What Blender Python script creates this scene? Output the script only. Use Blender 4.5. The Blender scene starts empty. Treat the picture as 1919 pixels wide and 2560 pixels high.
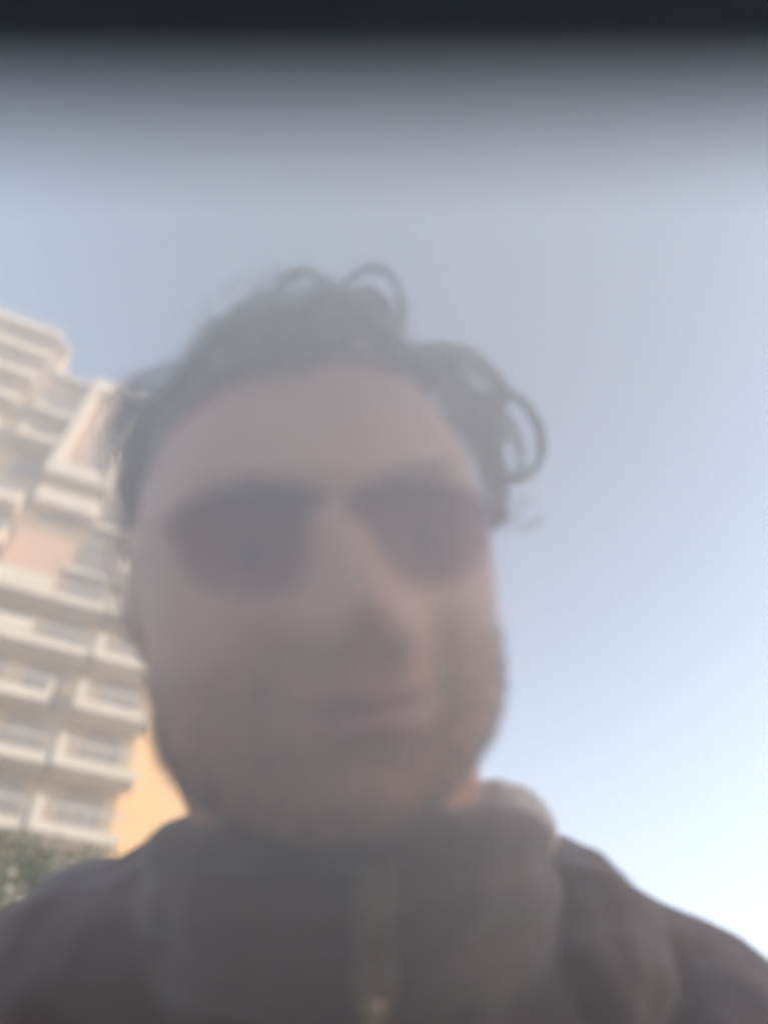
import bpy, bmesh, math, random
from mathutils import Vector, Matrix, noise, Quaternion
R = math.radians
random.seed(7)
C = bpy.context.scene.collection
S = bpy.context.scene

# ---------------------------------------------------------------- camera
CAM_H = 1.10
PITCH = R(50)
F = 1830.0                                   # focal length in photograph pixels (1919 wide)
cam = bpy.data.cameras.new('camera'); camo = bpy.data.objects.new('camera', cam); C.objects.link(camo)
camo.location = (0, 0, CAM_H); camo.rotation_euler = (R(90) + PITCH, 0, 0)
cam.sensor_fit = 'HORIZONTAL'; cam.sensor_width = 36; cam.lens = 36 * F / 1919
cam.clip_start = 0.005; cam.clip_end = 3000
cam.dof.use_dof = True; cam.dof.focus_distance = 0.80; cam.dof.aperture_fstop = 2.5
S.camera = camo
MC = Matrix.Translation((0, 0, CAM_H)) @ Matrix.Rotation(R(90) + PITCH, 4, 'X')

# ---------------------------------------------------------------- sky, sun, exposure
SUN_AZ = R(88)       # clockwise from +Y
SUN_EL = R(17)
w = bpy.data.worlds.new('World'); S.world = w; w.use_nodes = True
nt = w.node_tree; bg = nt.nodes['Background']
sky = nt.nodes.new('ShaderNodeTexSky'); sky.sky_type = 'NISHITA'; sky.sun_disc = False
sky.sun_elevation = SUN_EL; sky.sun_rotation = SUN_AZ
sky.air_density = 1.0; sky.dust_density = 1.2; sky.ozone_density = 1.0
nt.links.new(sky.outputs[0], bg.inputs[0]); bg.inputs[1].default_value = 0.15
sl = bpy.data.lights.new('sun', 'SUN'); so = bpy.data.objects.new('sun', sl); C.objects.link(so)
sl.energy = 1.2; sl.angle = R(12); sl.color = (1.0, 0.72, 0.48)
sd = Vector((math.sin(SUN_AZ) * math.cos(SUN_EL), math.cos(SUN_AZ) * math.cos(SUN_EL), math.sin(SUN_EL)))
so.rotation_euler = sd.to_track_quat('Z', 'Y').to_euler(); so.location = (30, 20, 60)
S.view_settings.view_transform = 'Standard'; S.view_settings.look = 'None'
S.view_settings.exposure = 1.90; S.view_settings.gamma = 1
S.cycles.use_denoising = True
S.cycles.volume_bounces = 2
S.cycles.max_bounces = 6

# ---------------------------------------------------------------- helpers
def mat(name, col, rough=0.8, col2=None, scale=8.0, bump=0.0, bscale=60.0, metal=0.0, spec=0.4, sss=0.0, sheen=0.0, detail=6):
    m = bpy.data.materials.new(name); m.use_nodes = True
    t = m.node_tree; b = t.nodes['Principled BSDF']
    b.inputs['Roughness'].default_value = rough; b.inputs['Metallic'].default_value = metal
    b.inputs['Specular IOR Level'].default_value = spec
    if sss:
        b.inputs['Subsurface Weight'].default_value = sss
        b.inputs['Subsurface Radius'].default_value = (0.012, 0.005, 0.003)
        b.inputs['Subsurface Scale'].default_value = 1.0
    if sheen: b.inputs['Sheen Weight'].default_value = sheen
    tc = t.nodes.new('ShaderNodeTexCoord')
    n = t.nodes.new('ShaderNodeTexNoise'); n.inputs['Scale'].default_value = scale; n.inputs['Detail'].default_value = detail
    t.links.new(tc.outputs['Object'], n.inputs['Vector'])
    r = t.nodes.new('ShaderNodeValToRGB')
    c2 = col2 or tuple(c * 0.8 for c in col)
    r.color_ramp.elements[0].position = 0.3; r.color_ramp.elements[1].position = 0.7
    r.color_ramp.elements[0].color = (*c2, 1); r.color_ramp.elements[1].color = (*col, 1)
    t.links.new(n.outputs['Fac'], r.inputs[0]); t.links.new(r.outputs[0], b.inputs['Base Color'])
    if bump:
        n2 = t.nodes.new('ShaderNodeTexNoise'); n2.inputs['Scale'].default_value = bscale; n2.inputs['Detail'].default_value = 8
        t.links.new(tc.outputs['Object'], n2.inputs['Vector'])
        bp = t.nodes.new('ShaderNodeBump'); bp.inputs['Strength'].default_value = bump; bp.inputs['Distance'].default_value = 0.01
        t.links.new(n2.outputs['Fac'], bp.inputs['Height']); t.links.new(bp.outputs[0], b.inputs['Normal'])
    return m

def finish(name, me, m, parent=None, smooth=True, loc=None):
    o = bpy.data.objects.new(name, me); C.objects.link(o)
    if m and not me.materials: me.materials.append(m)
    if smooth:
        for p in me.polygons: p.use_smooth = True
    if parent:
        o.parent = parent
    return o
def rootempty(name, loc, label, cat, rz=0, group=None):
    o = bpy.data.objects.new(name, None); C.objects.link(o)
    o.location = loc; o.rotation_euler = (0, 0, rz); o['label'] = label; o['category'] = cat
    if group: o['group'] = group
    o.empty_display_size = 0.2
    return o
class MB:
    def __init__(s): s.v = []; s.f = []
    def add(s, vs, fs):
        k = len(s.v); s.v += [Vector(x) for x in vs]; s.f += [tuple(i + k for i in f) for f in fs]
    def box(s, x0, x1, y0, y1, z0, z1):
        s.add([(x0,y0,z0),(x1,y0,z0),(x1,y1,z0),(x0,y1,z0),(x0,y0,z1),(x1,y0,z1),(x1,y1,z1),(x0,y1,z1)],
              [(0,3,2,1),(4,5,6,7),(0,1,5,4),(1,2,6,5),(2,3,7,6),(3,0,4,7)])
    def sphere(s, c, r, mtx=None, n=16):
        vs = []; fs = []
        rx, ry, rz = (r, r, r) if not hasattr(r, '__len__') else r
        for i in range(1, n):
            a = math.pi * i / n
            for j in range(2 * n):
                b = math.pi * j / n
                p = Vector((rx * math.sin(a) * math.cos(b), ry * math.sin(a) * math.sin(b), rz * math.cos(a)))
                vs.append((mtx @ p if mtx else p) + Vector(c))
        t = len(vs)
        for sg in (1, -1):
            p = Vector((0, 0, rz * sg)); vs.append((mtx @ p if mtx else p) + Vector(c))
        m = 2 * n
        for i in range(n - 2):
            for j in range(m):
                fs.append((i*m+j, (i+1)*m+j, (i+1)*m+(j+1) % m, i*m+(j+1) % m))
        for j in range(m):
            fs.append((t, j, (j+1) % m)); fs.append((t+1, (n-2)*m+(j+1) % m, (n-2)*m+j))
        s.add(vs, fs)
    def tube(s, pts, rad, n=8, close=True):
        pts = [Vector(p) for p in pts]
        if not hasattr(rad, '__len__'): rad = [rad] * len(pts)
        vs = []; fs = []; up = None
        for i, p in enumerate(pts):
            t = (pts[min(i+1, len(pts)-1)] - pts[max(i-1, 0)])
            if t.length < 1e-9: t = Vector((0, 0, 1))
            t.normalize()
            if up is None:
                up = t.orthogonal().normalized()
            else:
                up = up - t * up.dot(t)
                up = up.normalized() if up.length > 1e-6 else t.orthogonal().normalized()
            q = t.cross(up)
            for j in range(n):
                a = 2 * math.pi * j / n
                vs.append(p + (up * math.cos(a) + q * math.sin(a)) * rad[i])
        for i in range(len(pts) - 1):
            for j in range(n):
                fs.append((i*n+j, i*n+(j+1) % n, (i+1)*n+(j+1) % n, (i+1)*n+j))
        if close:
            fs.append(tuple(range(n-1, -1, -1))); k = (len(pts)-1)*n; fs.append(tuple(k+j for j in range(n)))
        s.add(vs, fs)
    def limb(s, pts, rad, n=16):
        s.tube(pts, rad, n)
        for p, r in zip(pts, rad): s.sphere(p, r, n=8)
    def mesh(s, name, off=None):
        me = bpy.data.meshes.new(name)
        o = Vector(off) if off else Vector((0, 0, 0))
        me.from_pydata([v - o for v in s.v], [], s.f); me.update(); return me
    def build(s, name, m, parent=None, smooth=False, off=None):
        return finish(name, s.mesh(name, off), m, parent, smooth)
def spline(pts, n=8):
    pts = [Vector(p) for p in pts]; P = [2*pts[0]-pts[1]] + pts + [2*pts[-1]-pts[-2]]; out = []
    for i in range(1, len(P) - 2):
        for k in range(n):
            t = k / n
            out.append(0.5 * ((2*P[i]) + (P[i+1]-P[i-1])*t + (2*P[i-1]-5*P[i]+4*P[i+1]-P[i+2])*t*t + (3*P[i]-P[i-1]-3*P[i+1]+P[i+2])*t**3))
    out.append(pts[-1]); return out
def remeshed(mb, voxel, off, smooth=2, wr=0.0, wscale=20.0):
    me = mb.mesh('tmp', off); o = bpy.data.objects.new('tmp', me); C.objects.link(o)
    md = o.modifiers.new('r', 'REMESH'); md.mode = 'VOXEL'; md.voxel_size = voxel
    if smooth:
        sm = o.modifiers.new('s', 'SMOOTH'); sm.iterations = smooth; sm.factor = 0.5
    bpy.context.view_layer.update()
    dg = bpy.context.evaluated_depsgraph_get()
    out = bpy.data.meshes.new_from_object(o.evaluated_get(dg))
    bpy.data.objects.remove(o); bpy.data.meshes.remove(me)
    if wr:
        nv = [v.normal.copy() for v in out.vertices]
        for v, nn in zip(out.vertices, nv):
            q = v.co * wscale
            d = noise.noise(Vector((q.x*0.6, q.y*1.4, q.z*1.4))) + 0.5 * noise.noise(q * 2.3)
            v.co += nn * wr * (1 - 2 * abs(d))
        out.update()
    return out
def cw(x, y, z): return MC @ Vector((x, y, z))       # metres: right, up, towards the lens -> world
def px(x, y, d): return cw((x - 960) / F * d, (1280 - y) / F * d, -d)
def structure(o): o['kind'] = 'structure'; return o

# ---------------------------------------------------------------- materials
M = {}
M['skin'] = mat('skin', (0.60, 0.35, 0.27), 0.40, (0.45, 0.24, 0.19), 14, 0.15, 300, spec=0.4, sss=0.15)
M['lip'] = mat('lip', (0.42, 0.20, 0.19), 0.5, spec=0.4)
M['hair'] = mat('hair', (0.20, 0.175, 0.17), 0.6, (0.13, 0.115, 0.11), 60, spec=0.3)
M['jacket'] = mat('jacket', (0.078, 0.046, 0.044), 0.9, (0.058, 0.035, 0.034), 9, 0.4, 500, sheen=0.3)
M['lining'] = mat('lining', (0.60, 0.52, 0.49), 0.95, (0.5, 0.43, 0.41), 40, 0.6, 300, sheen=0.3)
M['tape'] = mat('zip_tape', (0.16, 0.125, 0.11), 0.8)
M['brass'] = mat('brass', (0.36, 0.28, 0.20), 0.5, metal=0.9)
M['lens'] = mat('dark_lens', (0.05, 0.042, 0.06), 0.2, spec=0.5)
M['plastic'] = mat('black_plastic', (0.06, 0.05, 0.06), 0.35)
M['arm'] = mat('clear_arm', (0.42, 0.31, 0.27), 0.4)
M['cover'] = mat('cover_leather', (0.055, 0.072, 0.095), 0.9, bump=0.2, spec=0.1)
M['glassy'] = mat('screen_glass', (0.01, 0.01, 0.012), 0.08)
M['trouser'] = mat('denim', (0.06, 0.07, 0.10), 0.9, bump=0.3)
M['shoe'] = mat('shoe', (0.05, 0.045, 0.045), 0.6)
M['eye'] = mat('eyeball', (0.34, 0.29, 0.27), 0.5, spec=0.2)
M['white'] = mat('white_render', (0.82, 0.74, 0.62), 0.85, (0.72, 0.63, 0.51), 0.6)
M['beige'] = mat('beige_render', (0.52, 0.41, 0.30), 0.9, (0.45, 0.35, 0.25), 0.4, 0.2, 5)
M['pink'] = mat('pinkish_render', (0.60, 0.52, 0.47), 0.9, (0.52, 0.45, 0.41), 0.35)
M['orange'] = mat('orange_render', (0.66, 0.43, 0.20), 0.9, (0.60, 0.39, 0.18), 0.5)
M['glass'] = mat('window_glass', (0.34, 0.29, 0.25), 0.15, spec=0.6)
M['frame'] = mat('window_frame', (0.35, 0.32, 0.30), 0.6)
M['rail'] = mat('rail_metal', (0.72, 0.69, 0.66), 0.5)
M['roof'] = mat('roof_felt', (0.25, 0.24, 0.23), 0.9)
M['ground'] = mat('paving', (0.21, 0.185, 0.17), 0.9, (0.16, 0.145, 0.135), 1.2, 0.3, 20)
M['bark'] = mat('bark', (0.12, 0.09, 0.065), 0.9, bump=0.8, bscale=15)
M['leaf'] = mat('leaf', (0.10, 0.12, 0.04), 0.6, (0.06, 0.08, 0.025), 1.5)

m_ = M['lens']; t_ = m_.node_tree; tr_ = t_.nodes.new('ShaderNodeBsdfTransparent'); tr_.inputs[0].default_value = (.80, .75, .83, 1)
mx_ = t_.nodes.new('ShaderNodeMixShader'); 
g_ = t_.nodes.new('ShaderNodeTexCoord'); sx_ = t_.nodes.new('ShaderNodeSeparateXYZ'); t_.links.new(g_.outputs['Generated'], sx_.inputs[0])
m1_ = t_.nodes.new('ShaderNodeMapRange'); m1_.inputs['From Min'].default_value = .1; m1_.inputs['From Max'].default_value = .95; m1_.inputs['To Min'].default_value = .06; m1_.inputs['To Max'].default_value = .2
t_.links.new(sx_.outputs['Z'], m1_.inputs['Value']); t_.links.new(m1_.outputs[0], mx_.inputs[0])
c1_ = t_.nodes.new('ShaderNodeValToRGB'); c1_.color_ramp.elements[0].color = (.92, .88, .92, 1); c1_.color_ramp.elements[1].color = (.74, .68, .78, 1)
t_.links.new(sx_.outputs['Z'], c1_.inputs[0]); t_.links.new(c1_.outputs[0], tr_.inputs[0])
t_.links.new(tr_.outputs[0], mx_.inputs[1]); t_.links.new(t_.nodes['Principled BSDF'].outputs[0], mx_.inputs[2]); t_.links.new(mx_.outputs[0], t_.nodes['Material Output'].inputs['Surface'])
# ---------------------------------------------------------------- ground
g = MB(); N = 24
for i in range(N + 1):
    for j in range(N + 1): g.v.append(Vector((-180 + 360 * i / N, -180 + 360 * j / N, 0)))
for i in range(N):
    for j in range(N):
        a = i * (N + 1) + j; g.f.append((a, a + N + 1, a + N + 2, a + 1))
structure(g.build('ground', M['ground']))

# ---------------------------------------------------------------- apartment tower
A = R(23.7)
nv = Vector((-math.sin(A), math.cos(A), 0)); D0 = 33.0
B = rootempty('apartment_tower', nv * D0, 'tall pale apartment block with stacked white balconies and stepped roof behind the person', 'apartment block', A)
# local axes: x along the facade to the right, y into the building
mb = MB()
mb.box(-11.4, -4.62, 1.25, 15, 0, 48.2); mb.box(-4.62, 1.62, 1.25, 15, 0, 45.4); mb.box(-26, -11.4, 1.1, 15, 0, 51.6)
mb.build('wall', M['beige'], B)
rf = MB(); rf.box(-11.3, -4.45, 0.9, 15.2, 48.2, 48.9); rf.box(-26.2, -11.3, 0.7, 15.3, 51.6, 52.3); rf.box(-4.45, 1.8, 1.0, 15.1, 45.4, 46.0)
rf.build('parapet', M['pink'], B)
pt = MB(); pt.box(-16, -13, 4, 9, 52.3, 54.6); pt.build('roof_housing', M['pink'], B)
# framed bay high up on the tower
fb = MB()
fb.box(-8.35, -7.75, 0.0, 1.25, 38.6, 48.5); fb.box(-4.95, -4.4, 0.3, 1.25, 38.6, 48.4)
fb.box(-8.35, -4.4, 0.0, 1.25, 37.3, 38.6); fb.box(-8.35, -4.4, 0.1, 1.25, 47.4, 48.55)
fb.build('bay_frame', M['white'], B)
ob = MB(); ob.box(-7.75, -4.95, 1.0, 1.25, 38.6, 47.4); ob.build('bay_panel', mat('bay_panel', (0.60, 0.46, 0.36), 0.9, (0.54, 0.41, 0.33), 0.4), B)
pn = MB(); pn.box(-8.1, -5.0, 0.95, 1.25, 29.3, 33.0); pn.build('orange_panel', mat('orange_panel', (0.74, 0.48, 0.34), 0.9, (0.68, 0.46, 0.34), 0.35), B)
# balconies, storey by storey
for k in range(0, 17):
    z = 4.0 + 3 * k                       # floor level: 4, 7, ... 28, 31
    # small balcony bay on the right
    if z < 44:
        b = MB(); b.box(-1.72, 2.05, 0.0, 1.25, z - 0.18, z); b.box(-1.72, 2.05, -0.12, 0.02, z - 0.2, z + 0.32)
        if z < 27:                         # upright end fin, sloping inwards to its top
            b.add([(-1.75,-.14,z-.2),(-1.25,-.14,z-.2),(-1.38,-.14,z+1.35),(-1.75,-.14,z+1.35),(-1.75,1.25,z-.2),(-1.25,1.25,z-.2),(-1.38,1.25,z+1.35),(-1.75,1.25,z+1.35)],
                  [(3,2,1,0),(4,5,6,7),(0,1,5,4),(1,2,6,5),(2,3,7,6),(3,0,4,7)])
        else:
            b.box(-1.75, -1.25, -0.14, 1.25, z - 0.2, z + 1.1)
        bo = b.build('balcony', M['white'], B)
        r = MB(); r.box(-1.25, 2.05, -0.08, -0.02, z + 1.02, z + 1.14)
        if z < 27: r.tube([(-1.25, -.05, z+.7), (2.05, -.05, z+.7)], .02)
        for q in range(5): r.tube([(-0.9 + q * .7, -.05, z + .32), (-0.9 + q * .7, -.05, z + 1.04)], .015)
        r.build('railing', M['rail'], bo)
    # long balconies on the left
    if z < 36 or 38 < z < 44:
        x1 = {22: -2.9, 19: -1.9, 31: -8.4}.get(int(z), -1.9)
        if z > 33: x1 = -8.6
        x0 = -10.9
        b = MB(); b.box(x0, x1, 0.1, 1.25, z - 0.18, z); b.box(x0, x1, -0.02, 0.1, z - 0.2, z + 0.30)
        if 24 < z < 30:
            b.box(x0, -4.9, -0.06, 0.1, z + 0.30, z + 1.12)
        if z == 34: b.box(x0, x1, -0.05, 0.1, z+.3, z+.6)
        b.box(x0, x0 + .25, 0.1, 1.25, z, z + 1.3); b.box(x1 - .2, x1, 0.1, 1.25, z, z + (1.2 if z < 24 else 1.0))
        bo = b.build('balcony', M['white'], B)
        r = MB(); r.box(x0, x1, 0.0, 0.06, z + 1.02, z + 1.12)
        q = x0 + .5
        while q < x1 - .1: r.tube([(q, .03, z + .3), (q, .03, z + 1.04)], .015, 6); q += .6
        r.build('railing', M['rail'], bo)
    # far left bay
    b = MB(); b.box(-25.5, -12.0, 0.0, 1.1, z - 0.2, z); b.box(-25.5, -12.0, -0.1, 0.05, z - .25, z + .35)
    bo = b.build('balcony', M['white'], B)
    r = MB(); r.box(-25.5, -12.0, -0.05, 0.01, z + 1.0, z + 1.1)
    for q in range(20): r.tube([(-25 + q * .67, -.02, z + .3), (-25 + q * .67, -.02, z + 1.04)], .015, 6)
    r.build('railing', M['rail'], bo)
pw = MB(); pw.box(-8.05, -4.45, 0.35, 1.25, 34.95, 36.3); pw.build('balcony_front', M['white'], B)
for q in ((-4.45, -1.2, 34.6, 34.9), (-4.9, -1.7, 30.7, 31.05)):
    lg = MB(); lg.box(q[0], q[1], .8, 1.25, q[2], q[3]); lg.build('ledge', M['white'], B)
wm = MB(); wm.box(-.75, .75, 1.19, 1.235, 0.15, 2.35); wme = wm.mesh('window')
fm = MB(); fm.box(-.85, -.75, 1.12, 1.25, .1, 2.4); fm.box(.75, .85, 1.12, 1.25, .1, 2.4); fm.box(-.75, .75, 1.12, 1.25, 2.33, 2.43); fm.box(-.03, .03, 1.15, 1.24, .15, 2.33)
fme = fm.mesh('frame')
wme.materials.append(M['glass']); fme.materials.append(M['frame'])
for k in range(0, 16):
    z = 4.0 + 3 * k
    for x in (0.2, -3.4, -6.3, -9.4, -14.0, -18.0, -22.0):
        if z > 43 and x > -4.6: continue
        if z > 44 and x > -11: continue
        if x == -6.3 and (38 < z or 28 < z < 33.5): continue
        o = bpy.data.objects.new('window', wme); C.objects.link(o); o.parent = B; o.location = (x, 0 if x > -11.4 else -.15, z)
        o2 = bpy.data.objects.new('frame', fme); C.objects.link(o2); o2.parent = o

# ---------------------------------------------------------------- orange block lit by the low sun, beyond the tower
O = rootempty('rendered_block', (-13.4, 42.5, 0), 'warm orange rendered block end lit by the sun, between the tower and the person\'s jaw', 'building', R(62))
mb = MB(); mb.box(-5, 10, 0, 12, 0, 35); mb.build('wall', M['orange'], O)
mb = MB(); mb.box(-5.3, 10.3, -.3, 12.3, 35, 35.6); mb.build('roof', M['roof'], O)
for k in range(3):
    for q in range(2):
        wv = MB(); wv.box(4.0 + q * 2.6, 5.1 + q * 2.6, -.03, 0.05, 5 + k * 3.2, 6.5 + k * 3.2); wo = wv.build('window', M['glass'], O)
        fv = MB(); fv.box(3.9 + q * 2.6, 5.2 + q * 2.6, -.12, -.035, 4.85 + k * 3.2, 4.98 + k * 3.2); fv.build('sill', M['white'], wo)

# ---------------------------------------------------------------- unseen block added to keep the low sun off the person
NB = rootempty('sun_blocker', (40, 16, 0), 'plain block added out of view to the right, shading the person from the low sun', 'added sun blocker', R(0))
mb = MB(); mb.box(-4, 6, -16, 16, 0, 17.5); mb.build('wall', M['beige'], NB)
mb = MB(); mb.box(-4.3, 6.3, -16.3, 16.3, 17.5, 17.9); mb.build('roof', M['roof'], NB)
for k in range(4):
    for q in range(7):
        wv = MB(); wv.box(-4.06, -3.9, -13 + q * 4, -11.4 + q * 4, 1.8 + k * 3.6, 3.6 + k * 3.6); wo = wv.build('window', M['glass'], NB)
        fv = MB(); fv.box(-4.2, -4.07, -13.1 + q * 4, -11.3 + q * 4, 1.6 + k * 3.6, 1.78 + k * 3.6); fv.build('sill', M['white'], wo)
# ---------------------------------------------------------------- tree at the lower left
T = rootempty('leafy_tree', (-7.2, 12.2, 0), 'olive green leafy tree in front of the foot of the pale apartment block', 'tree')
tb = MB(); limbs = []
tb.tube(spline([(0,0,0),(.05,.03,1.2),(-.05,.05,2.4),(.05,0,3.6),(.0,.05,5.0)], 4), [.19 - .006*i for i in range(17)], 10)
for i in range(14):
    a = i * 2.4; h = 2.0 + i * .22; L = random.uniform(1.2, 2.0)
    e = Vector((math.cos(a) * L, math.sin(a) * L, h + random.uniform(.8, 1.7)))
    tb.tube(spline([(0, 0, h), (e.x*.45, e.y*.45, h + .35), e], 4), [.07 - .007*j for j in range(9)], 6); limbs.append(e)
tb.build('trunk', M['bark'], T, True)
lf = MB()
cl = []
for e in limbs:
    for j in range(6): cl.append(e + Vector((random.gauss(0, .5), random.gauss(0, .5), random.gauss(0, .45))))
for j in range(24):
    a = random.uniform(0, 6.28); q = random.random() ** .5 * 1.6
    cl.append(Vector((math.cos(a)*q, math.sin(a)*q, random.uniform(3.6, 6.2 - q * .5))))
for c in cl:
    rr = random.uniform(.25, .5)
    for j in range(170):
        p = c + Vector((random.gauss(0, 1), random.gauss(0, 1), random.gauss(0, .8))) * rr * .6
        d = Vector((random.gauss(0, 1), random.gauss(0, 1), random.gauss(0, 1))).normalized(); s_ = d.orthogonal().normalized()
        L = random.uniform(.05, .10)
        lf.add([p - d*L, p + s_*L*.45, p + d*L, p - s_*L*.45], [(0,1,2,3)])
lf.build('crown', M['leaf'], T)

# ---------------------------------------------------------------- phone with its folded-back flip cover
ph_root = cw(0, -.065, .007)
PH = rootempty('phone', ph_root, 'dark phone flip cover overhanging the lens along the top edge, out of focus', 'phone')
def roundslab(x0, x1, y0, y1, r, z0, z1, fn):
    out = []
    for cx, cy, a0 in ((x1-r, y1-r, 0), (x0+r, y1-r, 90), (x0+r, y0+r, 180), (x1-r, y0+r, 270)):
        for k in range(7):
            a = R(a0 + 15 * k); out.append((cx + r * math.cos(a), cy + r * math.sin(a)))
    n = len(out); m = MB()
    m.add([fn(x, y, z0) for x, y in out] + [fn(x, y, z1) for x, y in out],
          [tuple(range(n-1, -1, -1)), tuple(range(n, 2*n))] + [(i, (i+1) % n, n+(i+1) % n, n+i) for i in range(n)])
    return m
roundslab(-.037, .037, -.142, .010, .009, .0035, .0115, cw).build('body', M['plastic'], PH, off=ph_root)
sc_ = roundslab(-.035, .035, -.140, -.006, .007, .0029, .0034, cw).build('screen', M['glassy'], PH, off=ph_root)
# cover: hinges at the phone's top edge and leans out over the lens
def cov(x, y, z):          # y runs along the flap from the hinge outwards, z its thickness
    t = y
    yy = .0154 + t * .18 + z * .95 - .9 * x * x; zz = .012 - t * .984 + z * .18
    return cw(x, yy, zz)
roundslab(-.042, .042, 0, .060, .006, 0, .004, cov).build('flip_cover', M['cover'], PH, off=ph_root)

# ---------------------------------------------------------------- the person
FEET = Vector((0, .72, 0))
P = rootempty('person', FEET, 'person with curly hair in dark zipped jacket and dark sunglasses, leaning over the lens', 'person')
HC = Vector((-.0355, -.030, -.368))
HR = Matrix.Rotation(R(5), 3, 'Z') @ Matrix.Rotation(R(15), 3, 'Y') @ Matrix.Rotation(R(-10), 3, 'X')
def hw(p):
    q = HR @ Vector(p) + HC; return cw(*q)
def gs(x, y, cx, cy, sx, sy): return math.exp(-((x-cx)/sx)**2/2 - ((y-cy)/sy)**2/2)
def headpt(dx, dy, dz, face=True):
    x = .0845 * dx * (1 + (.10 * min(1, max(0, (-dy - .45) / .5)))); y = (.122 if dy > 0 else .127) * dy; z = (.098 * (abs(dz) ** .8) if dz > 0 else -.105 * abs(dz))
    if y < -.03:
        t = (-y - .03) / .09; x *= 1 + .145 * math.sin(math.pi * min(1, t) ** 1.3) - .02 * t ** 3
        if dz < 0: z *= 1 - .45 * t
        else: z *= 1 - .04 * t
    if y > .05: z *= 1 - .06 * (y - .05) / .07
    if dz > 0 and face:
        f = min(1, dz * 2.5); d = 0
        d += .007 * gs(x, y, 0, .026, .040, .008)
        for s in (-1, 1):
            d -= .012 * gs(x, y, .032*s, .0, .015, .010)
            d += .009 * gs(x, y, .013*s + .002, -.040, .006, .006)
            d += .006 * gs(x, y, .045*s, -.032, .018, .015)
            d -= .004 * gs(x, y, .030*s, -.055, .006, .014)
        for k in range(8):
            u = k / 7; d += (.0070 + .0072 * u) * gs(x, y, -.009 + .008 * u, .008 - .040 * u, .0085 + .0030 * u, .0062)
        d += .010 * gs(x, y, -.001, -.031, .014, .009)
        d -= .003 * gs(x, y, 0, -.049, .010, .004)
        d += .010 * gs(x, y, 0, -.055, .020, .0055)
        d += .008 * gs(x, y, 0, -.067, .018, .006)
        d -= .006 * gs(x, y, 0, -.061, .024, .0022)
        d -= .004 * gs(x, y, 0, -.083, .018, .005)
        d += .009 * gs(x, y, 0, -.103, .018, .012)
        z += d * f
    return Vector((x, y, z))
body = MB(); n1, n2 = 110, 150
vs = []; fs = []
for i in range(1, n1):
    a = math.pi * i / n1
    for j in range(n2):
        b = 2 * math.pi * j / n2
        vs.append(hw(headpt(math.sin(a) * math.sin(b), math.cos(a), math.sin(a) * math.cos(b))))
t = len(vs); vs += [hw(headpt(0, 1, 0)), hw(headpt(0, -1, 0))]
for i in range(n1 - 2):
    for j in range(n2): fs.append((i*n2+j, (i+1)*n2+j, (i+1)*n2+(j+1) % n2, i*n2+(j+1) % n2))
for j in range(n2): fs += [(t, j, (j+1) % n2), (t+1, (n1-2)*n2+(j+1) % n2, (n1-2)*n2+j)]
body.add(vs, fs)
R3 = MC.to_3x3(); HW3 = R3 @ HR
for s in (-1, 1):       # ears
    E = HW3 @ Matrix.Rotation(R(-20*s), 3, 'Y')
    body.sphere(hw((.086*s + (.008 if s > 0 else .010), -.006 - (.016 if s > 0 else 0), -.014)), (.006, .025, .015), E)
    body.tube([hw((.089*s + (.006 if s < 0 else 0) + .003*s*math.sin(a), -.004 + .027*math.cos(a), -.026 + .014*math.sin(a))) for a in [R(-60 + 24*k) for k in range(13)]], .0045, 8)
CN = lambda *q: cw(*q)
# neck, trunk, limbs
neck0 = CN(-.045, -.075, -.415); neck1 = CN(-.02, -.19, -.43)
body.limb([neck0, CN(-.035, -.12, -.425), neck1], [.084, .088, .080])
chest = CN(0, -.31, -.43); belly = CN(0, -.46, -.375); hips = Vector((0, .66, .90))
body.sphere(chest, (.155, .11, .09), R3); body.sphere(belly, (.14, .14, .095), R3); body.sphere(hips, (.155, .11, .12))
body.limb([chest, belly, hips], [.10, .10, .11])
SLp = CN(-.185, -.285, -.43); SRp = CN(.19, -.315, -.43)
EL = Vector((-.27, .58, .96)); WL = Vector((-.27, .50, .72))
ER = Vector((.25, .33, .985)); WR = CN(.045, -.165, .075)
body.limb([chest + R3 @ Vector((0, .06, 0)), SLp, EL, WL], [.07, .052, .040, .027]); body.limb([chest + R3 @ Vector((0, .05, 0)), SRp, ER, WR], [.07, .052, .040, .027])
for s in (-1, 1):
    body.limb([Vector((.085*s, .66, .87)), Vector((.10*s, .64, .48)), Vector((.105*s, .72, .09))], [.085, .055, .036])
    body.limb([Vector((.105*s, .73, .05)), Vector((.12*s, .56, .035))], [.036, .028])
# hand hanging at the side
hl = WL + Vector((0, -.01, -.085))
body.limb([WL, WL + Vector((0, 0, -.03)), hl], [.026, .024, .020])
body.sphere(WL + Vector((0, -.005, -.06)), (.016, .040, .048))
for q, (yy, L) in enumerate(((-.034, .068), (-.012, .078), (.010, .072), (.031, .056))):
    b0 = hl + Vector((0, yy, 0)); b1 = b0 + Vector((.006, -.002, -L*.45)); b2 = b1 + Vector((.014, -.002, -L*.3)); b3 = b2 + Vector((.014, 0, -L*.2))
    body.limb([b0, b1, b2, b3], [.0098, .009, .0082, .0072], 10)
tq = WL + Vector((.004, -.03, -.035)); body.limb([tq, tq + Vector((.012, -.03, -.028)), tq + Vector((.018, -.038, -.058))], [.013, .0105, .009], 10)
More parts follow.
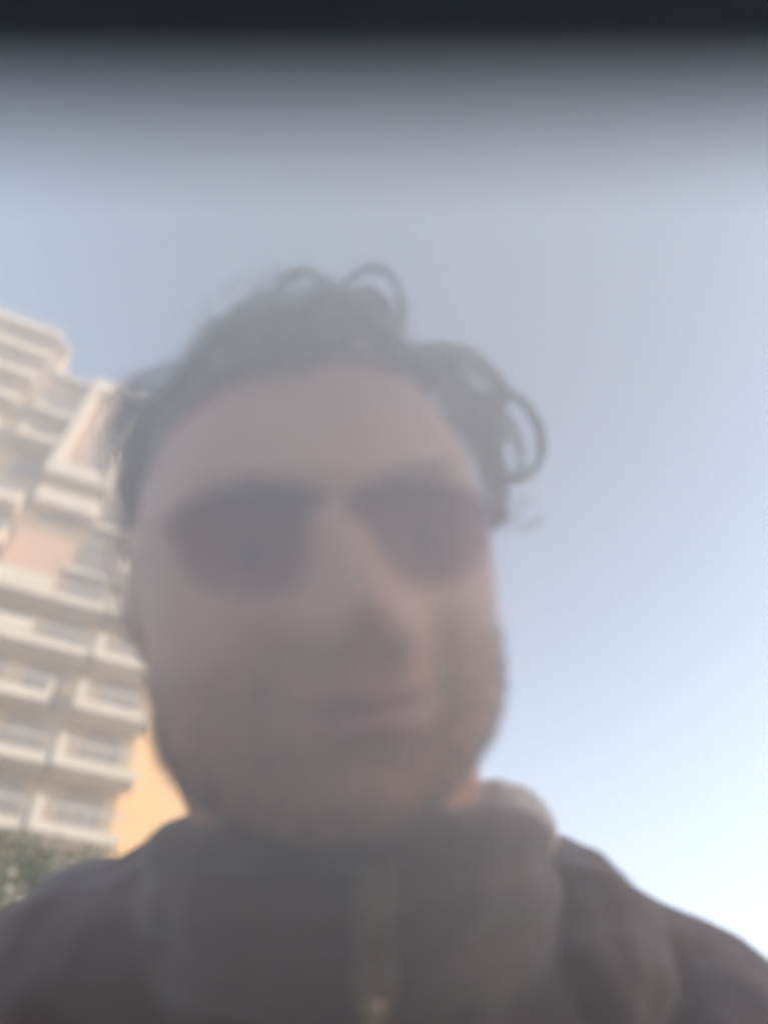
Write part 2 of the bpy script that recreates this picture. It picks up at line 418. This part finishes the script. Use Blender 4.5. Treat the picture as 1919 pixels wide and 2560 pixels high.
# hand round the phone
palm = CN(.012, -.118, .030)
body.limb([WR, CN(.03, -.14, .045), palm], [.026, .025, .018]); body.sphere(palm, (.040, .038, .014), R3)
for q in range(4):
    y = -.085 - q * .020; L = (1, 1.08, 1, .85)[q]
    body.limb([CN(-.018, y - .005, .030), CN(-.040, y, .022*L), CN(-.0475, y + .002, .006), CN(-.040, y + .003, -.006), CN(-.026*L, y + .004, -.0075)],
              [.0105, .0098, .009, .0083, .0074], 10)
body.limb([CN(.045, -.125, .028), CN(.0495, -.10, .014), CN(.046, -.076, .002), CN(.036, -.060, -.007)], [.015, .0115, .010, .0085], 10)
finish('body', remeshed(body, .0030, FEET, 2), M['skin'], P)

for s in (-1, 1):
    e = MB(); e.sphere(hw((.032*s, .0, .071)), .0125); e.build('eye', M['eye'], P, True, FEET)
lp = MB()
for yy, rr, zz in ((-.056, .0042, .1015), (-.0665, .0050, .1000)):
    lp.tube(spline([hw((-.025, -.061, .0895)), hw((-.013, yy, zz - .003)), hw((0, yy - (.001 if rr < .0045 else 0), zz)), hw((.013, yy, zz - .003)), hw((.025, -.061, .0895))], 5),
            [max(.0006, rr * math.sin(math.pi * (i + .5) / 21)) for i in range(21)], 8)
lp.build('lips', M['lip'], P, True, FEET)

# eyebrows
for s in (-1, 1):
    eb = MB()
    for k in range(26):
        u = random.random(); x = (.014 + .036 * u) * s; y = .020 + .006 * math.sin(u * 2.4) + random.uniform(-.003, .003)
        dd = math.sqrt(max(.05, 1 - (x/.087)**2 - (y/.122)**2)); zz = headpt(x/.087, y/.122, dd).z
        eb.tube([hw((x, y, zz + .0005)), hw((x + .004*s, y + .002, zz + .0018)), hw((x + .008*s, y + .002, zz - .0004))], [.0004, .0003, .0001], 4)
    eb.build('eyebrow', M['hair'], P, False, FEET)

# short hairs added along jaw, chin and upper lip to darken the lower face
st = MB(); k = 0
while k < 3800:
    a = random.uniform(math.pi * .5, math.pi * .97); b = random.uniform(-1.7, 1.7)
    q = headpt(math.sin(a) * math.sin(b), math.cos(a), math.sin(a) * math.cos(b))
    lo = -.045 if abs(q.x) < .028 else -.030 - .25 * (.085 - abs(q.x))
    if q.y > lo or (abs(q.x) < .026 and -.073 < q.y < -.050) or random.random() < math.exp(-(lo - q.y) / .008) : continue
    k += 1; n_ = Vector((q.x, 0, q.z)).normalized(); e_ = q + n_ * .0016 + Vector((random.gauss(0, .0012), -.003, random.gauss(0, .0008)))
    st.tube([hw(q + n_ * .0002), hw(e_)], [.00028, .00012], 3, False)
st.build('jaw_darkening', M['hair'], P, False, FEET)

# jacket
jk = MB()
jk.sphere(CN(0, -.325, -.43), (.195, .130, .115), R3); jk.sphere(CN(0, -.47, -.375), (.165, .15, .112), R3)
jk.limb([chest, belly, hips + Vector((0, 0, .02))], [.125, .122, .130], 24); jk.sphere(hips + Vector((0, 0, .02)), (.175, .13, .10))
jk.limb([CN(-.05, -.245, -.43), CN(-.17, -.285, -.43), EL, WL], [.085, .074, .058, .042]); jk.limb([CN(.05, -.27, -.43), CN(.18, -.322, -.43), ER, WR + Vector((.02, .03, -.01))], [.085, .074, .058, .040])
# collar and bunched hood round the neck
col = [(-.125,-.195,-.42), (-.110,-.178,-.385), (-.065,-.163,-.355), (-.01,-.158,-.345), (.045,-.158,-.36), (.078,-.175,-.40), (.082,-.21,-.46), (.02,-.215,-.50), (-.08,-.215,-.49), (-.12,-.20,-.45), (-.125,-.195,-.42)]
cs = [CN(*q) for q in spline([Vector(q) for q in col], 5)]
jk.tube(cs, .012, 12); jk.tube([q + R3 @ Vector((0, -.028, .004)) for q in cs[:31]], .017, 12); jk.tube([q + R3 @ Vector((0, -.058, .006)) for q in cs[:31]], .018, 12)
jk.finish = None
JM = remeshed(jk, .0045, FEET, 5, .0022, 15)
J = finish('jacket', JM, M['jacket'], P)
hd = MB()
def pc(x, y, d): return ((x-960)/F*d, (1280-y)/F*d, -d)
hood = [pc(330,2290,.43), pc(430,2185,.47), pc(650,2180,.51), pc(1000,2200,.52), pc(1220,2250,.48), pc(1390,2275,.43), pc(1470,2400,.40)]
hs = spline([Vector(q) for q in hood], 5)
hd.limb([CN(*q) for q in hs], [.020 + .023 * i / (len(hs)-1) for i in range(len(hs))], 14)
finish('hood', remeshed(hd, .004, FEET, 3, .004, 22), M['jacket'], P)
ln = MB()
ln.limb([CN(*q) for q in spline([Vector(q) for q in (pc(1180,2070,.43), pc(1250,2045,.42), pc(1320,2085,.41))], 4)], [.016, .019, .02, .02, .02, .02, .02, .019, .016], 12)
finish('hood_lining', remeshed(ln, .003, FEET, 2, .002, 50), M['lining'], P)
# zip down the front (follows the jacket's front by ray casting)
from mathutils.bvhtree import BVHTree
def bvh(me): return BVHTree.FromPolygons([v.co.copy() for v in me.vertices], [tuple(p.vertices) for p in me.polygons])
jb = bvh(JM)
def onjacket(x, y, out=.001):
    o = CN(x, y, 0) - FEET; d = R3 @ Vector((0, 0, -1)); h = jb.ray_cast(o, d)
    return (h[0] - d * out + FEET) if h[0] else None
line = [onjacket(-.004 + .0006*math.sin(y*40), y, .0015) for y in [-.160 - .008*k for k in range(46)]]
line = [q for q in line if q is not None]
xa = R3 @ Vector((1, 0, 0)); za = R3 @ Vector((0, 0, 1))
def strip(l, hw_, th):
    m = MB(); n = len(l)
    vs = []
    for q in l: vs += [q - xa*hw_ - za*.003, q + xa*hw_ - za*.003, q + xa*hw_*.9 + za*th, q - xa*hw_*.9 + za*th]
    fs = [(0,1,2,3), (4*n-1, 4*n-2, 4*n-3, 4*n-4)]
    for i in range(n-1):
        for k in range(4): fs.append((4*i+k, 4*i+(k+1) % 4, 4*i+4+(k+1) % 4, 4*i+4+k))
    m.add(vs, fs); return m
Z = strip(line, .0095, .001).build('zip', M['tape'], P, False, FEET)
te = MB()
for i in range(len(line) - 1):
    for k in range(4):
        q = line[i].lerp(line[i+1], k / 4) + za * .0018; te.sphere(q + xa * (.0012 if k % 2 else -.0012), (.0024, .0009, .0009), R3, 3)
te.build('zip_teeth', M['brass'], Z, False, FEET)
if len(line) > 10:
    q = line[7]; pl = MB(); pl.sphere(q + za*.004, (.0048, .007, .003), R3, 6); pl.tube([q + za*.005, q - R3 @ Vector((0, .012, -.006)), q - R3 @ Vector((0, .028, -.005))], [.0016, .0024, .003], 8)
    pl.build('zip_pull', M['brass'], Z, True, FEET)

# trousers and shoes
tr = MB(); tr.sphere(hips - Vector((0, 0, .03)), (.165, .12, .11))
for s in (-1, 1): tr.limb([Vector((.085*s, .66, .87)), Vector((.10*s, .64, .48)), Vector((.105*s, .72, .10))], [.098, .070, .058])
finish('trousers', remeshed(tr, .007, FEET, 2, .003, 14), M['trouser'], P)
for s in (-1, 1):
    sh = MB(); sh.limb([Vector((.105*s, .76, .045)), Vector((.11*s, .66, .045)), Vector((.12*s, .54, .036))], [.044, .043, .036]); sh.box(.105*s-.038, .105*s+.045, .50, .80, .0, .02)
    finish('shoe', remeshed(sh, .005, FEET, 2), M['shoe'], P)

# hair
hr = MB()
def inhair(x, y, z):
    # skin shows below the hairline on the face side
    ax = abs(x)
    line_y = .081 - (ax / .087) ** 3 * .050 + (-.006 if x < 0 else .0)
    if z > -.012: return y > line_y
    return y > (-.02 if x < 0 else -.045)
vs = []; fs = []; idx = {}
n1, n2 = 70, 100
def cap(a, b, o):
    p = headpt(math.sin(a) * math.sin(b), math.cos(a), math.sin(a) * math.cos(b), False)
    q = p * (1 + o); return p, q
for i in range(0, n1):
    for j in range(n2):
        a = math.pi * (i + .5) / n1; b = 2 * math.pi * j / n2
        p, q = cap(a, b, .015 + .05 * noise.noise(Vector((a*4, math.cos(b)*3, math.sin(b)*3))))
        if inhair(*p): idx[(i, j)] = len(vs); vs.append(hw(q))
for i in range(n1 - 1):
    for j in range(n2):
        k = [(i, j), (i+1, j), (i+1, (j+1) % n2), (i, (j+1) % n2)]
        if all(c in idx for c in k): fs.append(tuple(idx[c] for c in k))
hr.add(vs, fs)
def lock(p0, nrm, L, rad, cr, turns, th, drop=.3, seg=34):
    nrm = nrm.normalized(); a = nrm.orthogonal().normalized(); b = nrm.cross(a); ph = random.uniform(0, 6.28)
    side = (a * math.cos(ph) + b * math.sin(ph)); pts = []
    for k in range(seg + 1):
        t = k / seg
        c = p0 + nrm * L * t * (1 - .35*t) + side * L * .5 * t * t + Vector((0, -1, 0)) * L * drop * t * t
        an = ph + turns * 2 * math.pi * t; rr = cr * min(1, t * 5)
        pts.append(c + (a * math.cos(an) + b * math.sin(an)) * rr)
    hr.tube([hw(q) for q in pts], [th * (1 - .6 * (k / seg)) for k in range(seg + 1)], 4, False)
cnt = 0
while cnt < 850:
    d = Vector((random.gauss(0, 1), random.gauss(0, 1), random.gauss(0, 1))).normalized()
    p = headpt(d.x, d.y, d.z, False)
    if not inhair(*p): continue
    cnt += 1
    top = p.y > .085
    nrm = Vector((p.x / .087**2, p.y / .122**2, p.z / .1**2)).normalized()
    L = random.uniform(.008, .036) * ((1.0 + .7 * math.exp(-((p.x - .005) / .03) ** 2)) if top else .7) * (.75 + .9 * max(0, noise.noise(p * 22)))
    if p.z > 0 and not top: L *= .6
    if p.z > -.02 and random.random() < .25: continue
    lock(p * 1.02, nrm + Vector((random.gauss(0, .4), random.gauss(0, .3), random.gauss(0, .4))), L, 0, random.uniform(.004, .010), random.uniform(.8, 2.2), random.uniform(.0004, .0009))
# longer loose curls seen against the sky (real positions round the head)
def loose(pts, n, th, spread, d=.385):
    for k in range(n):
        dz = random.gauss(0, .012); s = spread
        sx, sy = random.gauss(0, s), random.gauss(0, s)
        q = [px(x + sx + random.gauss(0, s*.35), y + sy + random.gauss(0, s*.35), d + dz) for x, y in pts]
        hr.tube(spline(q, 7), th * random.uniform(.6, 1.2), 4, False)
loose([(700,880),(686,780),(710,705),(770,680),(815,715),(820,790),(790,850)], 12, .0005, 6)
loose([(730,900),(740,820),(790,740),(850,735),(880,800),(860,870)], 22, .0006, 16)
loose([(660,900),(690,830),(760,770),(830,760),(870,820)], 22, .0006, 18)
loose([(880,900),(935,850),(960,790),(930,750),(880,790)], 18, .0006, 14)
loose([(835,850),(838,770),(868,700),(930,668),(985,705),(1005,780),(985,850),(960,890)], 16, .0005, 6)
loose([(850,860),(880,760),(915,740),(925,800),(945,860)], 12, .0005, 14)
loose([(800,880),(860,790),(905,770),(900,850)], 12, .0005, 16)
loose([(620,900),(560,850),(525,790),(515,735)], 3, .00035, 4)
loose([(640,900),(570,820),(610,775),(690,775),(740,830)], 16, .0005, 14)
loose([(430,1060),(340,1010),(300,985),(350,940),(430,922),(520,905),(560,800)], 7, .0004, 9)
loose([(520,960),(480,910),(500,860),(540,850),(560,900)], 5, .0004, 8)
loose([(400,1000),(330,1030),(310,1090),(340,1180),(330,1260)], 12, .0006, 20, .40)
loose([(450,1000),(380,1030),(350,1090),(360,1180),(370,1260)], 14, .0006, 22, .40)
loose([(1010,890),(1100,885),(1180,905),(1240,960),(1260,1010)], 22, .0006, 12)
loose([(1080,920),(1130,930),(1170,990),(1230,1040),(1250,1120)], 22, .0006, 14)
loose([(1150,1010),(1210,985),(1290,990),(1340,1050),(1352,1120),(1330,1180),(1270,1200),(1225,1160)], 16, .0006, 6)
loose([(1180,1080),(1200,1030),(1250,1030),(1290,1090),(1300,1170),(1270,1180)], 8, .0005, 8)
loose([(1160,1020),(1200,1090),(1230,1150),(1245,1220),(1240,1310)], 28, .0006, 12, .395)
loose([(1250,1230),(1262,1290),(1290,1312),(1335,1315),(1345,1290)], 4, .00035, 5)
loose([(1020,900),(1100,960),(1170,1030),(1215,1130),(1235,1240)], 26, .0006, 10, .385)
loose([(430,980),(370,1010),(330,1060),(325,1130),(335,1210),(350,1280)], 40, .00035, 34, .40)
loose([(640,880),(600,800),(660,740),(740,750),(790,810)], 10, .0003, 28)
loose([(1040,900),(1140,900),(1220,960),(1270,1040),(1290,1130)], 14, .0003, 32)
loose([(1050,900),(1110,960),(1165,1030),(1200,1110),(1215,1200)], 30, .0006, 10, .375)
hr.build('hair', M['hair'], P, True, FEET)

# ---------------------------------------------------------------- sunglasses, worn
gl_root = hw((0, .004, .108))
G = rootempty('sunglasses', gl_root, 'large dark tinted sunglasses worn over the person\'s eyes', 'sunglasses')
def lens_mesh(s):
    out = []; n = 40
    for k in range(n):
        a = 2 * math.pi * k / n
        x = .0300 * abs(math.cos(a)) ** .75 * (1 if math.cos(a) > 0 else -1)
        y = (.0155 * abs(math.sin(a)) ** .6 if math.sin(a) > 0 else -.023 * abs(math.sin(a)) ** .85)
        out.append((x, y))
    def pos(x, y, o):
        X = x + .0308 * s; return Vector((X - .003, y + .005 - .035 * X, .1035 - 2.6 * X * X - 1.2 * y * y + o))
    return out, pos
for s in (-1, 1):
    out, pos = lens_mesh(s); n = len(out); m = MB()
    vs = []; fs = []
    rings = 6
    for side in (0, -.0018):
        for r_ in range(rings, 0, -1): vs += [hw(pos(x * r_/rings, y * r_/rings, side)) for x, y in out]
        vs.append(hw(pos(0, 0, side)))
    K = rings * n + 1
    for b_ in (0, K):
        for r_ in range(rings - 1):
            for k in range(n): fs.append((b_ + r_*n + k, b_ + r_*n + (k+1) % n, b_ + (r_+1)*n + (k+1) % n, b_ + (r_+1)*n + k))
        for k in range(n): fs.append((b_ + (rings-1)*n + k, b_ + (rings-1)*n + (k+1) % n, b_ + K - 1))
    for k in range(n): fs.append((k, (k+1) % n, K + (k+1) % n, K + k))
    m.add(vs, fs); m.build('lens', M['lens'], G, True, gl_root)
fr = MB()
for s in (-1, 1):
    out, pos = lens_mesh(s); loop = [hw(pos(x * 1.02, y * 1.02, -.0008)) for x, y in out[:21]]
    fr.tube(loop, .0011, 8)
fr.tube(spline([hw((-.0070, .008, .1035)), hw((0, .009, .1065)), hw((.0070, .008, .1035))], 6), .0015, 8)
fr.build('frame', M['plastic'], G, True, gl_root)
for s in (-1, 1):
    a = MB(); a.tube(spline([hw((.0575*s - .003, .012 - .002*s, .0945)), hw((.082*s, .013, .080)), hw((.093*s, .012, .03)), hw((.096*s, .012, -.012)), hw((.093*s, -.012, -.036))], 6), .0007, 8)
    a.build('temple', M['arm'], G, True, gl_root)

# ---------------------------------------------------------------- haze
h = MB(); h.box(-182, 182, -182, 182, -1, 56)
hz = h.build('haze', None); hz['kind'] = 'stuff'
hm = bpy.data.materials.new('haze'); hm.use_nodes = True; t = hm.node_tree; t.nodes.remove(t.nodes['Principled BSDF'])
pv = t.nodes.new('ShaderNodeVolumePrincipled'); pv.inputs['Density'].default_value = .006; pv.inputs['Color'].default_value = (1, .97, .91, 1)
t.links.new(pv.outputs[0], t.nodes['Material Output'].inputs['Volume']); hz.data.materials.append(hm)
hz.display_type = 'WIRE'

# ---------------------------------------------------------------- volume added between phone and face, imitating the milky lens veil
ms = MB(); MCN = cw(.03, .098, -.235); ms.sphere((0, 0, 0), .275, None, 24)
mo = ms.build('veil_volume', None); mo.location = MCN; mo['kind'] = 'stuff'
mm = bpy.data.materials.new('veil_volume'); mm.use_nodes = True; t = mm.node_tree; t.nodes.remove(t.nodes['Principled BSDF'])
pv = t.nodes.new('ShaderNodeVolumePrincipled'); pv.inputs['Color'].default_value = (.95, .955, .968, 1)
tc = t.nodes.new('ShaderNodeTexCoord'); ln_ = t.nodes.new('ShaderNodeVectorMath'); ln_.operation = 'LENGTH'
mr = t.nodes.new('ShaderNodeMapRange'); mr.interpolation_type = 'SMOOTHSTEP'
mr.inputs['From Min'].default_value = .03; mr.inputs['From Max'].default_value = .27; mr.inputs['To Min'].default_value = 5.2; mr.inputs['To Max'].default_value = 0
t.links.new(tc.outputs['Object'], ln_.inputs[0]); t.links.new(ln_.outputs['Value'], mr.inputs['Value']); t.links.new(mr.outputs[0], pv.inputs['Density'])
t.links.new(pv.outputs[0], t.nodes['Material Output'].inputs['Volume']); mo.data.materials.append(mm)
